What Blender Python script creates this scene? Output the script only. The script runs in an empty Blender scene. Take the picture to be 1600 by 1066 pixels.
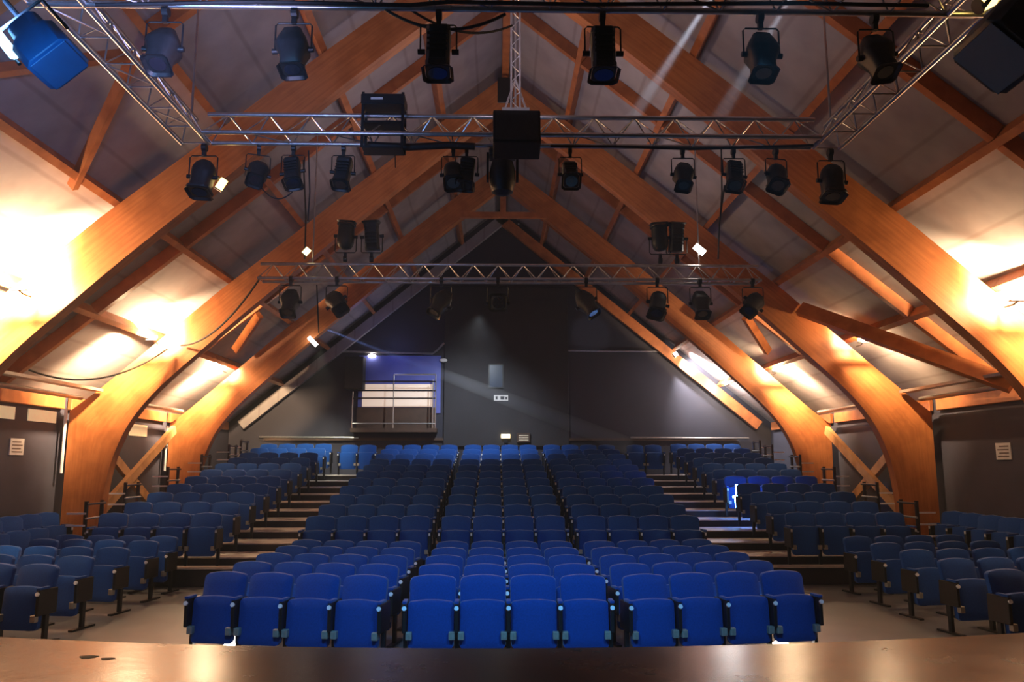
import bpy, bmesh, math, random
from mathutils import Vector, Matrix, Euler
random.seed(7)
R = math.radians
SC = bpy.context.scene
COL = SC.collection

# ------------------------------------------------------------------ camera
CAM = Vector((-0.17, 0.0, 2.07))
cd = bpy.data.cameras.new('camera'); cam = bpy.data.objects.new('camera', cd); COL.objects.link(cam)
cd.sensor_width = 36; cd.lens = 28.125; cd.clip_end = 200
TILT, YAW = R(8.732), R(-1.1325)
cam.location = CAM; cam.rotation_euler = (R(90) + TILT, 0, YAW)
SC.camera = cam
CM = Euler((R(90) + TILT, 0, YAW)).to_matrix()
def at(x, y, Y):
    """world point at depth Y seen at photo pixel x, y (used to survey the hall)"""
    d = CM @ Vector(((x - 800) / 1250., -(y - 533) / 1250., -1.0))
    return CAM + d * (Y / d.y)

# ------------------------------------------------------------------ materials
def mat(name, col, rough=0.6, metal=0.0, spec=0.5, noise=0.0, nscale=8.0, bump=0.0, emit=None, estr=0.0, sheen=0.0, coat=0.0, col2=None):
    m = bpy.data.materials.new(name); m.use_nodes = True
    nt = m.node_tree; b = nt.nodes['Principled BSDF']
    b.inputs['Base Color'].default_value = (*col, 1); b.inputs['Roughness'].default_value = rough
    b.inputs['Metallic'].default_value = metal
    b.inputs['Specular IOR Level'].default_value = spec
    if sheen: b.inputs['Sheen Weight'].default_value = sheen; b.inputs['Sheen Roughness'].default_value = 0.4
    if coat: b.inputs['Coat Weight'].default_value = coat
    if emit: b.inputs['Emission Color'].default_value = (*emit, 1); b.inputs['Emission Strength'].default_value = estr
    if noise or bump:
        tc = nt.nodes.new('ShaderNodeTexCoord'); n = nt.nodes.new('ShaderNodeTexNoise')
        n.inputs['Scale'].default_value = nscale; n.inputs['Detail'].default_value = 5
        nt.links.new(tc.outputs['Object'], n.inputs['Vector'])
        if noise:
            r = nt.nodes.new('ShaderNodeValToRGB')
            c2 = col2 or tuple(max(0, c * (1 - noise)) for c in col)
            r.color_ramp.elements[0].position = 0.35; r.color_ramp.elements[1].position = 0.65
            r.color_ramp.elements[0].color = (*c2, 1); r.color_ramp.elements[1].color = (*col, 1)
            nt.links.new(n.outputs['Fac'], r.inputs['Fac']); nt.links.new(r.outputs['Color'], b.inputs['Base Color'])
        if bump:
            bp = nt.nodes.new('ShaderNodeBump'); bp.inputs['Strength'].default_value = bump; bp.inputs['Distance'].default_value = 0.01
            nt.links.new(n.outputs['Fac'], bp.inputs['Height']); nt.links.new(bp.outputs['Normal'], b.inputs['Normal'])
    return m

def wood_mat(name, c1, c2, uv=True, laminations=0.5, rough=0.45):
    m = bpy.data.materials.new(name); m.use_nodes = True
    nt = m.node_tree; N = nt.nodes; L = nt.links; b = N['Principled BSDF']
    b.inputs['Roughness'].default_value = rough
    tc = N.new('ShaderNodeTexCoord'); mp = N.new('ShaderNodeMapping'); L.new(tc.outputs['UV' if uv else 'Object'], mp.inputs['Vector'])
    mp.inputs['Scale'].default_value = (1.2, 22, 1) if uv else (5, 5, 5)
    n = N.new('ShaderNodeTexNoise'); n.inputs['Scale'].default_value = 1.0; n.inputs['Detail'].default_value = 6
    L.new(mp.outputs['Vector'], n.inputs['Vector'])
    r = N.new('ShaderNodeValToRGB'); r.color_ramp.elements[0].position = .3; r.color_ramp.elements[1].position = .7
    r.color_ramp.elements[0].color = (*c2, 1); r.color_ramp.elements[1].color = (*c1, 1)
    L.new(n.outputs['Fac'], r.inputs['Fac'])
    # knots / patches
    n2 = N.new('ShaderNodeTexNoise'); n2.inputs['Scale'].default_value = 3.0; n2.inputs['Detail'].default_value = 3
    L.new(tc.outputs['Object'], n2.inputs['Vector'])
    r2 = N.new('ShaderNodeValToRGB'); r2.color_ramp.elements[0].position = .35; r2.color_ramp.elements[1].position = .55
    r2.color_ramp.elements[0].color = (.72, .66, .6, 1); r2.color_ramp.elements[1].color = (1, 1, 1, 1)
    L.new(n2.outputs['Fac'], r2.inputs['Fac'])
    mx = N.new('ShaderNodeMix'); mx.data_type = 'RGBA'; mx.blend_type = 'MULTIPLY'; mx.inputs[0].default_value = 0.7
    L.new(r.outputs['Color'], mx.inputs[6]); L.new(r2.outputs['Color'], mx.inputs[7]); L.new(mx.outputs[2], b.inputs['Base Color'])
    bp = N.new('ShaderNodeBump'); bp.inputs['Strength'].default_value = .12; bp.inputs['Distance'].default_value = .01
    L.new(n.outputs['Fac'], bp.inputs['Height']); L.new(bp.outputs['Normal'], b.inputs['Normal'])
    return m

M = {}
M['glulam'] = wood_mat('glulam', (0.62, 0.225, 0.070), (0.47, 0.150, 0.042))
M['timber'] = wood_mat('timber', (0.58, 0.20, 0.065), (0.42, 0.13, 0.04), uv=False)
M['pale_timber'] = wood_mat('pale_timber', (0.72, 0.40, 0.17), (0.58, 0.30, 0.12), uv=False)
M['fabric'] = mat('blue_fabric', (0.006, 0.066, 0.31), rough=.85, spec=.2, noise=.18, nscale=60, sheen=.35)
M['black'] = mat('black_metal', (0.012, 0.012, 0.014), rough=.45, noise=.3, nscale=20)
M['black_matt'] = mat('black_matt', (0.010, 0.010, 0.012), rough=.8, noise=.3, nscale=12)
M['housing'] = mat('lamp_housing', (0.016, 0.017, 0.02), rough=.5, noise=.3, nscale=25)
M['bracket'] = mat('bracket_metal', (0.42, 0.38, 0.32), rough=.4, metal=.25, noise=.2, nscale=30)
M['plate'] = mat('number_plate', (0.9, 0.9, 0.92), rough=.35, noise=.1, nscale=50)
M['alu'] = mat('truss_aluminium', (0.62, 0.60, 0.60), rough=.32, metal=.9, noise=.2, nscale=9)
M['rail'] = mat('dark_rail', (0.05, 0.04, 0.05), rough=.3, metal=.6, noise=.2, nscale=15)
M['steel'] = mat('bright_steel', (0.6, 0.58, 0.56), rough=.3, metal=.8, noise=.15, nscale=15)
M['cable'] = mat('cable_rubber', (0.015, 0.013, 0.015), rough=.6, noise=.2, nscale=30)
M['wall'] = mat('navy_wall', (0.050, 0.050, 0.080), rough=.75, noise=.25, nscale=1.3, bump=.1)
M['backwall'] = mat('black_wall', (0.038, 0.036, 0.055), rough=.7, noise=.2, nscale=.8)
M['backpanel'] = mat('black_panel', (0.034, 0.031, 0.037), rough=.75, noise=.2, nscale=1.5)
M['booth'] = mat('booth_blue', (0.14, 0.17, 0.55), rough=.7, noise=.12, nscale=2)
M['curtain'] = mat('booth_blind', (0.80, 0.72, 0.64), rough=.8, noise=.08, nscale=5, emit=(1, .72, .52), estr=.55)  # emission stands in for light coming through the blind
M['brown'] = mat('brown_fascia', (0.10, 0.055, 0.035), rough=.6, noise=.3, nscale=4)
M['paper'] = mat('paper', (0.88, 0.84, 0.80), rough=.7, noise=.08, nscale=10)
M['vent_glow'] = mat('vent_added_glow', (0.85, 0.72, 0.5), rough=.6, noise=.1, nscale=10, emit=(1, .72, .38), estr=.38)  # emission put in for lamp light falling on the cream panels
M['ink'] = mat('ink', (0.22, 0.17, 0.15), rough=.7, noise=.1, nscale=10)
M['vent'] = mat('vent_cream', (0.88, 0.76, 0.55), rough=.6, noise=.1, nscale=10)
M['tread'] = mat('tread', (0.66, 0.58, 0.54), rough=.45, noise=.25, nscale=6)
M['riser'] = mat('riser_black', (0.02, 0.016, 0.018), rough=.6, noise=.3, nscale=5)
M['floor'] = mat('floor_lino', (0.185, 0.19, 0.20), rough=.38, noise=.18, nscale=1.5, bump=.05)
M['duct'] = mat('duct_metal', (0.42, 0.38, 0.35), rough=.35, metal=.7, noise=.15, nscale=8)
M['glass_dark'] = mat('lens_glass', (0.02, 0.02, 0.03), rough=.1, noise=.1, nscale=20, coat=.6)
M['gel_blue'] = mat('blue_casing', (0.03, 0.17, 0.5), rough=.5, noise=.15, nscale=6)
def emis(name, col, s):
    return mat(name, (0.8, 0.8, 0.8), emit=col, estr=s, noise=.05, nscale=10)
M['e_warm'] = emis('lamp_warm', (1, .66, .32), 60)
M['e_white'] = emis('lamp_white', (1, .9, .78), 14)
M['e_gold'] = emis('lamp_gold', (1, .66, .16), 5)
M['e_blue'] = emis('lamp_blue', (.25, .6, 1), 12)
M['e_sign'] = emis('lamp_sign', (1, .78, .35), 3.5)
M['e_glare'] = emis('lamp_glare', (.15, .45, 1), 30)

def deck_mat():
    m = bpy.data.materials.new('roof_board'); m.use_nodes = True
    nt = m.node_tree; N = nt.nodes; L = nt.links; b = N['Principled BSDF']; b.inputs['Roughness'].default_value = .8
    tc = N.new('ShaderNodeTexCoord')
    n = N.new('ShaderNodeTexNoise'); n.inputs['Scale'].default_value = 2.2; n.inputs['Detail'].default_value = 8
    L.new(tc.outputs['Object'], n.inputs['Vector'])
    r = N.new('ShaderNodeValToRGB'); r.color_ramp.elements[0].position = .3; r.color_ramp.elements[1].position = .7
    r.color_ramp.elements[0].color = (.31, .275, .275, 1); r.color_ramp.elements[1].color = (.41, .365, .365, 1)
    L.new(n.outputs['Fac'], r.inputs['Fac'])
    w = N.new('ShaderNodeTexWave'); w.wave_type = 'BANDS'; w.bands_direction = 'X'; w.inputs['Scale'].default_value = .55
    w.inputs['Distortion'].default_value = .4; L.new(tc.outputs['Object'], w.inputs['Vector'])
    r2 = N.new('ShaderNodeValToRGB'); r2.color_ramp.elements[0].position = 0; r2.color_ramp.elements[1].position = .03
    r2.color_ramp.elements[0].color = (.8, .78, .75, 1); r2.color_ramp.elements[1].color = (1, 1, 1, 1)
    L.new(w.outputs['Fac'], r2.inputs['Fac'])
    mx = N.new('ShaderNodeMix'); mx.data_type = 'RGBA'; mx.blend_type = 'MULTIPLY'; mx.inputs[0].default_value = 1
    L.new(r.outputs['Color'], mx.inputs[6]); L.new(r2.outputs['Color'], mx.inputs[7]); L.new(mx.outputs[2], b.inputs['Base Color'])
    return m
M['deck'] = deck_mat()

def stage_mat():
    m = bpy.data.materials.new('stage_board'); m.use_nodes = True
    nt = m.node_tree; N = nt.nodes; L = nt.links; b = N['Principled BSDF']
    tc = N.new('ShaderNodeTexCoord')
    mp = N.new('ShaderNodeMapping'); L.new(tc.outputs['Object'], mp.inputs['Vector'])
    mp.inputs['Location'].default_value = (1.0, 0.35, 0)
    br = N.new('ShaderNodeTexBrick'); br.inputs['Scale'].default_value = 1.0; br.offset = 0.5
    br.inputs['Brick Width'].default_value = 2.05; br.inputs['Row Height'].default_value = 1.0
    br.inputs['Mortar Size'].default_value = .008; br.inputs['Mortar Smooth'].default_value = .2
    br.inputs['Color1'].default_value = (.052, .037, .035, 1); br.inputs['Color2'].default_value = (.066, .045, .040, 1)
    br.inputs['Mortar'].default_value = (.02, .015, .015, 1)
    L.new(mp.outputs['Vector'], br.inputs['Vector'])
    n = N.new('ShaderNodeTexNoise'); n.inputs['Scale'].default_value = 1.7; n.inputs['Detail'].default_value = 8; n.inputs['Roughness'].default_value = .7
    L.new(tc.outputs['Object'], n.inputs['Vector'])
    r = N.new('ShaderNodeValToRGB'); r.color_ramp.elements[0].position = .33; r.color_ramp.elements[1].position = .6
    r.color_ramp.elements[0].color = (.6, .6, .6, 1); r.color_ramp.elements[1].color = (1, 1, 1, 1)
    L.new(n.outputs['Fac'], r.inputs['Fac'])
    mx = N.new('ShaderNodeMix'); mx.data_type = 'RGBA'; mx.blend_type = 'MULTIPLY'; mx.inputs[0].default_value = 1
    L.new(br.outputs['Color'], mx.inputs[6]); L.new(r.outputs['Color'], mx.inputs[7]); L.new(mx.outputs[2], b.inputs['Base Color'])
    rr = N.new('ShaderNodeMapRange'); rr.inputs[3].default_value = .16; rr.inputs[4].default_value = .34
    L.new(n.outputs['Fac'], rr.inputs[0]); L.new(rr.outputs[0], b.inputs['Roughness'])
    bp = N.new('ShaderNodeBump'); bp.inputs['Strength'].default_value = .25; bp.inputs['Distance'].default_value = .02
    L.new(n.outputs['Fac'], bp.inputs['Height']); L.new(bp.outputs['Normal'], b.inputs['Normal'])
    return m
M['stage'] = stage_mat()

# ------------------------------------------------------------------ helpers
def obj(name, bm, m, parent=None, loc=None, smooth=False):
    me = bpy.data.meshes.new(name)
    bmesh.ops.recalc_face_normals(bm, faces=bm.faces)
    bm.to_mesh(me); bm.free()
    for mm in (m if isinstance(m, (list, tuple)) else [m]): me.materials.append(mm)
    if smooth:
        for p in me.polygons: p.use_smooth = True
        try: me.set_sharp_from_angle(angle=R(40))
        except Exception: pass
    o = bpy.data.objects.new(name, me); COL.objects.link(o)
    if parent: o.parent = parent
    if loc is not None: o.location = loc
    return o
def tag(o, label=None, cat=None, group=None, kind=None):
    if label: o['label'] = label
    if cat: o['category'] = cat
    if group: o['group'] = group
    if kind: o['kind'] = kind
    return o
def thing(name, label, cat, loc=(0, 0, 0), rz=0, group=None):
    o = bpy.data.objects.new(name, None); COL.objects.link(o); o.empty_display_size = .1
    o.location = loc; o.rotation_euler = (0, 0, rz)
    return tag(o, label, cat, group)
def struct(name, bm, m):
    o = obj(name, bm, m); o['kind'] = 'structure'; return o
def copy_tree(o, parent=None):
    c = o.copy(); COL.objects.link(c)
    if parent: c.parent = parent
    for ch in list(o.children): copy_tree(ch, c)
    return c
def box(bm, x0, x1, y0, y1, z0, z1, mi=0, mtx=None):
    vs = [bm.verts.new((x, y, z)) for x in (x0, x1) for y in (y0, y1) for z in (z0, z1)]
    if mtx:
        for v in vs: v.co = mtx @ v.co
    for f in ((0, 1, 3, 2), (4, 6, 7, 5), (0, 4, 5, 1), (2, 3, 7, 6), (0, 2, 6, 4), (1, 5, 7, 3)):
        bm.faces.new([vs[i] for i in f]).material_index = mi
    return vs
def BOX(*a, **k):
    bm = bmesh.new(); box(bm, *a, **k); return bm
def bev(bm, w=.01, seg=2):
    bmesh.ops.bevel(bm, geom=list(bm.edges), offset=w, segments=seg, affect='EDGES', profile=.6, clamp_overlap=True); return bm
def beam(bm, p0, p1, w, h, up=(0, 0, 1), mi=0):
    p0, p1 = Vector(p0), Vector(p1); d = (p1 - p0).normalized(); up = Vector(up)
    s = d.cross(up).normalized(); u = s.cross(d).normalized()
    vs = []
    for p in (p0, p1):
        for a, b in ((-1, -1), (1, -1), (1, 1), (-1, 1)):
            vs.append(bm.verts.new(p + s * a * w / 2 + u * b * h / 2))
    for f in ((0, 1, 2, 3), (7, 6, 5, 4), (0, 4, 5, 1), (1, 5, 6, 2), (2, 6, 7, 3), (3, 7, 4, 0)):
        bm.faces.new([vs[i] for i in f]).material_index = mi
def tube(bm, pts, r, n=8, mi=0):
    pts = [Vector(p) for p in pts]; rings = []
    for i, p in enumerate(pts):
        d = (pts[min(i + 1, len(pts) - 1)] - pts[max(i - 1, 0)]).normalized()
        a = Vector((0, 0, 1)) if abs(d.z) < .9 else Vector((1, 0, 0))
        s = d.cross(a).normalized(); u = s.cross(d)
        rings.append([bm.verts.new(p + (s * math.cos(t) + u * math.sin(t)) * r) for t in [2 * math.pi * k / n for k in range(n)]])
    for A, B in zip(rings, rings[1:]):
        for k in range(n): bm.faces.new((A[k], A[(k + 1) % n], B[(k + 1) % n], B[k])).material_index = mi
    bm.faces.new(rings[0][::-1]).material_index = mi; bm.faces.new(rings[-1]).material_index = mi
def sag(p0, p1, s, n=12):
    p0, p1 = Vector(p0), Vector(p1)
    return [p0.lerp(p1, t / n) - Vector((0, 0, 4 * s * (t / n) * (1 - t / n))) for t in range(n + 1)]
def rings_loft(bm, rings, mi=0, cap=True):
    R_ = [[bm.verts.new(p) for p in r] for r in rings]; n = len(R_[0])
    for A, B in zip(R_, R_[1:]):
        for k in range(n): bm.faces.new((A[k], A[(k + 1) % n], B[(k + 1) % n], B[k])).material_index = mi
    if cap:
        bm.faces.new(R_[0][::-1]).material_index = mi; bm.faces.new(R_[-1]).material_index = mi

# ------------------------------------------------------------------ hall shell
EAVE_X, EAVE_Z, RIDGE_Z = 8.35, 3.40, 10.27
SL = (RIDGE_Z - EAVE_Z) / EAVE_X
Y0, Y1 = -1.6, 24.95
def deck_z(x): return RIDGE_Z - abs(x) * SL
struct('floor', BOX(-8.6, 8.6, Y0 - .2, Y1 + .2, -.12, 0), M['floor'])
struct('wall_left', BOX(-8.6, -8.4, Y0 - .2, Y1 + .2, 0, 3.35), M['wall'])
struct('wall_right', BOX(8.4, 8.6, Y0 - .2, Y1 + .2, 0, 3.35), M['wall'])
for nm, y0, y1, m in (('wall_back', Y1, Y1 + .2, 'backwall'), ('wall_front', Y0 - .2, Y0, 'wall')):
    bm = bmesh.new()
    prof = [(-8.4, 0), (8.4, 0), (8.4, 3.35), (0, 10.26), (-8.4, 3.35)]
    a = [bm.verts.new((x, y0, z)) for x, z in prof]; b = [bm.verts.new((x, y1, z)) for x, z in prof]
    bm.faces.new(a); bm.faces.new(b[::-1])
    for i in range(5): bm.faces.new((a[i], a[(i + 1) % 5], b[(i + 1) % 5], b[i]))
    struct(nm, bm, M[m])
for s, nm in ((-1, 'ceiling_left'), (1, 'ceiling_right')):
    bm = bmesh.new()
    pr = [(0, RIDGE_Z), (s * 8.75, deck_z(8.75)), (s * 8.75, deck_z(8.75) + .14), (0, RIDGE_Z + .14)]
    a = [bm.verts.new((x, Y0 - .2, z)) for x, z in pr]; b = [bm.verts.new((x, Y1 + .2, z)) for x, z in pr]
    bm.faces.new(a); bm.faces.new(b[::-1])
    for i in range(4): bm.faces.new((a[i], a[(i + 1) % 4], b[(i + 1) % 4], b[i]))
    struct(nm, bm, M['deck'])

# ------------------------------------------------------------------ glulam arches
ARCH_Y = [6.0, 10.7, 15.4, 20.1, 24.75]
PAIRS = [((7.50, 0), (8.22, 0)), ((7.50, .9), (8.22, 1.1)), ((7.45, 1.7), (8.22, 2.2)), ((7.30, 2.35), (8.22, 3.05)),
         ((7.02, 2.95), (7.75, 3.42)), ((6.55, 3.53), (7.15, 3.95)), ((5.85, 4.20), (6.35, 4.66)), ((5.05, 4.94), (5.55, 5.38)),
         ((3.75, 6.08), (4.2, 6.49)), ((2.75, 6.96), (3.2, 7.34)), ((1.4, 8.10), (1.6, 8.63)), ((0, 9.2), (0, 9.90))]
def cr(p0, p1, p2, p3, t):
    return tuple(.5 * (2 * b + (c - a) * t + (2 * a - 5 * b + 4 * c - d) * t * t + (3 * b - a - 3 * c + d) * t ** 3) for a, b, c, d in zip(p0, p1, p2, p3))
INN, OUT = [], []
for i in range(len(PAIRS) - 1):
    for k in range(4):
        t = k / 4
        g = lambda j, w: PAIRS[max(0, min(len(PAIRS) - 1, j))][w]
        INN.append(cr(g(i - 1, 0), g(i, 0), g(i + 1, 0), g(i + 2, 0), t))
        o0, o1 = g(i, 1), g(i + 1, 1)
        OUT.append((o0[0] + (o1[0] - o0[0]) * t, o0[1] + (o1[1] - o0[1]) * t))
INN.append(PAIRS[-1][0]); OUT.append(PAIRS[-1][1])
HT = .11
def limb_bm(s):
    bm = bmesh.new(); uv = bm.loops.layers.uv.new('UVMap'); n = len(INN); L = 0; rows = []; S = []
    for i in range(n):
        if i: L += math.dist(INN[i], INN[i - 1])
        S.append(L)
        rows.append([bm.verts.new((s * p[0], y, p[1])) for p in (INN[i], OUT[i]) for y in (-HT, HT)])
    for i in range(n - 1):
        A, B = rows[i], rows[i + 1]
        for (a, b, va, vb) in ((0, 2, 0, .7), (3, 1, .7, 0), (1, 0, 0, .2), (2, 3, .7, .9)):
            f = bm.faces.new((A[a], A[b], B[b], B[a]))
            for lp, (u, v) in zip(f.loops, ((S[i], va), (S[i], vb), (S[i + 1], vb), (S[i + 1], va))): lp[uv].uv = (u, v)
    for r in (rows[0], rows[-1]): bm.faces.new((r[0], r[2], r[3], r[1]))
    return bm
lo = None
GABLE_Y = ARCH_Y.pop()
AL = ['nearest the stage, above the lighting rig', 'crossing high behind the hanging black speaker', 'landing beside the front side seating', 'landing halfway up the raked seating', 'standing against the black back wall']
for i, y in enumerate(ARCH_Y):
    t = thing('glulam_arch', 'orange curved laminated timber arch ' + AL[i], 'arch', (0, y, 0), group='timber arches of the hall')
    if lo is None:
        lo = [obj('arch_limb', limb_bm(s), M['glulam'], t) for s in (-1, 1)]
        bm = bmesh.new(); box(bm, -.16, .16, -.125, .125, 9.3, 9.85); lo.append(obj('ridge_plate', bev(bm, .01, 1), M['black'], t))
        for s in (-1, 1): lo.append(obj('base_shoe', BOX(s * 7.86 - .42, s * 7.86 + .42, -.14, .14, 0, .12), M['black'], t))
    else:
        for o in lo:
            c = o.copy(); COL.objects.link(c); c.parent = t

for s, m in ((-1, 'deck'), (1, 'glulam')):
    bm = bmesh.new(); n = Vector((s * SL, 0, 1)).normalized()
    A = Vector((s * 8.2, GABLE_Y, deck_z(8.2))) - n * .37; B = Vector((s * .12, GABLE_Y, deck_z(.12))) - n * .37
    beam(bm, A, B, .18, .30, up=n)
    tag(obj('gable_rafter', bm, M['timber'] if s > 0 else M['deck']), ('orange' if s > 0 else 'grey') + f' edge rafter along the {"right" if s > 0 else "left"} slope of the black back wall', 'roof beam', 'gable rafters')
ARCH_Y.append(GABLE_Y)
for x, Y, z0, z1, l in ((-8.26, 15.24, 1.9, 3.1, 'first'), (-8.26, 19.94, 1.9, 3.0, 'second')):
    bm = bmesh.new(); tube(bm, [(x, Y, z0), (x, Y, z1)], .03, 8)
    tag(obj('arch_conduit', bm, M['plate'], smooth=True), f'thin pale vertical conduit on the outer edge of the {l} left arch leg', 'pipe', 'arch leg conduits')
# collar tie with king post on the fourth arch
t = thing('collar_tie', 'wooden crossbar with short king post under the arch before the black gable', 'crossbar', (0, 20.1, 8.42))
obj('tie_beam', BOX(-1.12, 1.12, -.2, -.11, -.08, .08), M['timber'], t)
obj('king_post', BOX(-.07, .07, -.2, -.12, .08, 1.1), M['timber'], t)

# ------------------------------------------------------------------ purlins, rafters, braces
SIDE = {-1: 'left', 1: 'right'}
BAY = ['over the rig', 'past the first arch', 'past the second arch', 'before the back wall']
PX = [6.87, 5.5, 4.12, 2.75, 1.37]
PN = ['lowest', 'at the knee', 'above the knee', 'second from ridge', 'nearest the ridge']
nrm = Vector((SL, 0, 1)).normalized()
def pz(x, d): return deck_z(x) - d
for b in range(4):
    ya, yb = ARCH_Y[b] + HT + .005, ARCH_Y[b + 1] - HT - .005
    pa, pb = ARCH_Y[b] + .003, ARCH_Y[b + 1] - .003
    ym = (ARCH_Y[b] + ARCH_Y[b + 1]) / 2
    for s in (-1, 1):
        for k, x in enumerate(PX):
            bm = bmesh.new(); d = .155
            n = Vector((s * SL, 0, 1)).normalized()
            c = Vector((s * x, 0, deck_z(x))) - n * (.105 + .005)
            beam(bm, (c.x, pa, c.z), (c.x, pb, c.z), .10, .21, up=n)
            tag(obj('roof_purlin', bm, M['timber']), f'wooden purlin on the {SIDE[s]} roof slope, {PN[k]}, {BAY[b]}', 'roof beam', 'roof purlins')
        # mid-bay rafter in lengths between purlins
        xs = [8.28] + PX + [.08]
        if b == 0 and s == -1: segs = [(4.12, .08)]
        else: segs = [(8.28, .08)]
        for xa, xb in segs:
            t = thing('mid_rafter', f'sloping wooden rafter midway in the {SIDE[s]} roof {BAY[b]}', 'roof beam', (0, ym, 0), group='intermediate rafters')
            pts = [x for x in xs if xb <= x <= xa]
            for p, q in zip(pts, pts[1:]):
                n = Vector((s * SL, 0, 1)).normalized()
                A = Vector((s * p, 0, deck_z(p))) - n * .105; B = Vector((s * q, 0, deck_z(q))) - n * .105
                d = (B - A).normalized(); A += d * (.06 if p != 8.28 else 0); B -= d * .06
                bm = bmesh.new(); beam(bm, A, B, .11, .20, up=n); obj('rafter_length', bm, M['timber'], t)
    bm = bmesh.new(); box(bm, -.07, .07, pa, pb, 9.95, 10.2)
    tag(obj('ridge_beam', bm, M['timber']), f'wooden ridge beam under the roof peak {BAY[b]}', 'roof beam', 'ridge beams')
    for s in (-1, 1):
        bm = bmesh.new(); box(bm, min(s * 8.31, s * 8.39), max(s * 8.31, s * 8.39), ya, yb, 3.09, 3.33)
        tag(obj('wall_plate', bev(bm, .01, 1), M['timber']), f'timber wall plate along the top of the {SIDE[s]} wall {BAY[b]}', 'beam', 'wall plates')
def brace(name, label, p0, p1, w=.12, h=.2, s=1, up=None, m='timber', g='roof braces'):
    bm = bmesh.new(); beam(bm, p0, p1, w, h, up=up or Vector((s * SL, 0, 1)).normalized())
    return tag(obj(name, bm, M[m]), label, 'brace', g)
def dp(x, y, d=.32): return (x, y, deck_z(x) - d * 1.15)
brace('diagonal_brace', 'wide wooden diagonal brace from the right arch knee down to the eave', dp(5.75, 15.2, .42), dp(7.9, 12.3, .42), .13, .26, 1)
brace('diagonal_brace', 'steep wooden brace behind the second left arch near the floodlight', dp(-5.5, 17.8), dp(-6.3, 18.75), .12, .18, -1)
brace('diagonal_brace', 'steep wooden brace behind the second right arch near the floodlight', dp(5.5, 17.8), dp(6.3, 18.75), .12, .18, 1)
brace('diagonal_brace', 'dark wooden brace at upper left running toward the stage', dp(-4.2, 8.4, .2), dp(-5.45, 7.0, .2), .08, .12, -1)
brace('diagonal_brace', 'dark wooden brace at upper left running down to the knee purlin', dp(-4.2, 8.4, .2), dp(-5.5, 9.75, .2), .08, .12, -1)
for s in (-1, 1):
    t = thing('wall_cross_brace', f'pale wooden X brace on the {SIDE[s]} wall behind the seating rails', 'brace', (s * 8.1, 17.75, 0), group='X braces on the side walls')
    for k, (za, zb) in enumerate(((2.9, .75), (.75, 2.9))):
        bm = bmesh.new(); xo = s * (.05 if k else -.06)
        beam(bm, (xo, 2.06, za), (xo, -2.06, zb), .1, .2, up=(0, 0, 1)); obj('brace_board', bm, M['pale_timber'], t)
    tag(obj('eave_pipe', (lambda bm: (tube(bm, [(s * 7.98, 10.9, 3.3), (s * 7.98, 15.2, 3.3)], .045, 10), bm)[1])(bmesh.new()), M['duct'], smooth=True), f'grey metal pipe under the {SIDE[s]} eave before the second arch', 'pipe', 'eave pipes')
    tag(obj('cable_tray', BOX(min(s * 7.6, s * 7.8), max(s * 7.6, s * 7.8), 10.85, 15.25, 3.42, 3.47), M['duct']), f'flat metal cable tray under the {SIDE[s]} eave beside the pipe', 'cable tray', 'eave cable trays')
    tag(obj('eave_pipe', (lambda bm: (tube(bm, [(s * 7.9, 15.6, 3.35), (s * 7.9, 19.9, 3.35)], .045, 10), bm)[1])(bmesh.new()), M['duct'], smooth=True), f'grey metal pipe under the {SIDE[s]} eave past the second arch', 'pipe', 'eave pipes')

# ------------------------------------------------------------------ stage
STZ = .85
def stage_front(x): return 5.60 + .031 * x * x
bm = bmesh.new(); n = 48; xs = [-7.3 + 14.6 * i / n for i in range(n + 1)]
def sf(x): return min(stage_front(x), 6.1)
tf = [bm.verts.new((x, sf(x), STZ)) for x in xs]; tb = [bm.verts.new((x, Y0 + .02, STZ)) for x in xs]
bf = [bm.verts.new((x, sf(x) - .03, .0)) for x in xs]; lf = [bm.verts.new((x, sf(x), STZ - .05)) for x in xs]
lf2 = [bm.verts.new((x, sf(x) - .03, STZ - .05)) for x in xs]; bb = [bm.verts.new((x, Y0 + .02, 0)) for x in xs]
for i in range(n):
    for A, B, mi in ((tf, tb, 0), (lf, tf, 1), (lf2, lf, 1), (bf, lf2, 1), (bb, bf, 1), (tb, bb, 1)):
        bm.faces.new((A[i], A[i + 1], B[i + 1], B[i])).material_index = mi
for k in (0, n): bm.faces.new((tb[k], tf[k], lf[k], lf2[k], bf[k], bb[k])).material_index = 1
st = obj('stage', bm, [M['stage'], M['black_matt']])
tag(st, 'dark brown glossy wooden stage floor in the foreground with curved front edge', 'stage')
for (px, py, w) in ((138, 1027, .055), (168, 1030, .04)):
    p = CAM + (CM @ Vector(((px - 800) / 1250., -(py - 533) / 1250., -1.0))) * 1.0
    d = p - CAM; t_ = (STZ - CAM.z) / d.z; p = CAM + d * t_
    bm = bmesh.new(); nn = 18
    vs = [bm.verts.new((p.x + w * (1 + .25 * math.sin(3 * a)) * math.cos(a), p.y + w * .7 * math.sin(a), STZ + .003)) for a in [2 * math.pi * k / nn for k in range(nn)]]
    top = bm.faces.new(vs); bmesh.ops.extrude_face_region(bm, geom=[top]); 
    for v in vs: v.co.z = STZ + .0005
    tag(obj('tape_patch', bm, M['black_matt']), ('larger' if w > .05 else 'smaller') + ' dark scuff patch on the left of the stage floor', 'patch', 'scuffs on the stage')

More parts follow.
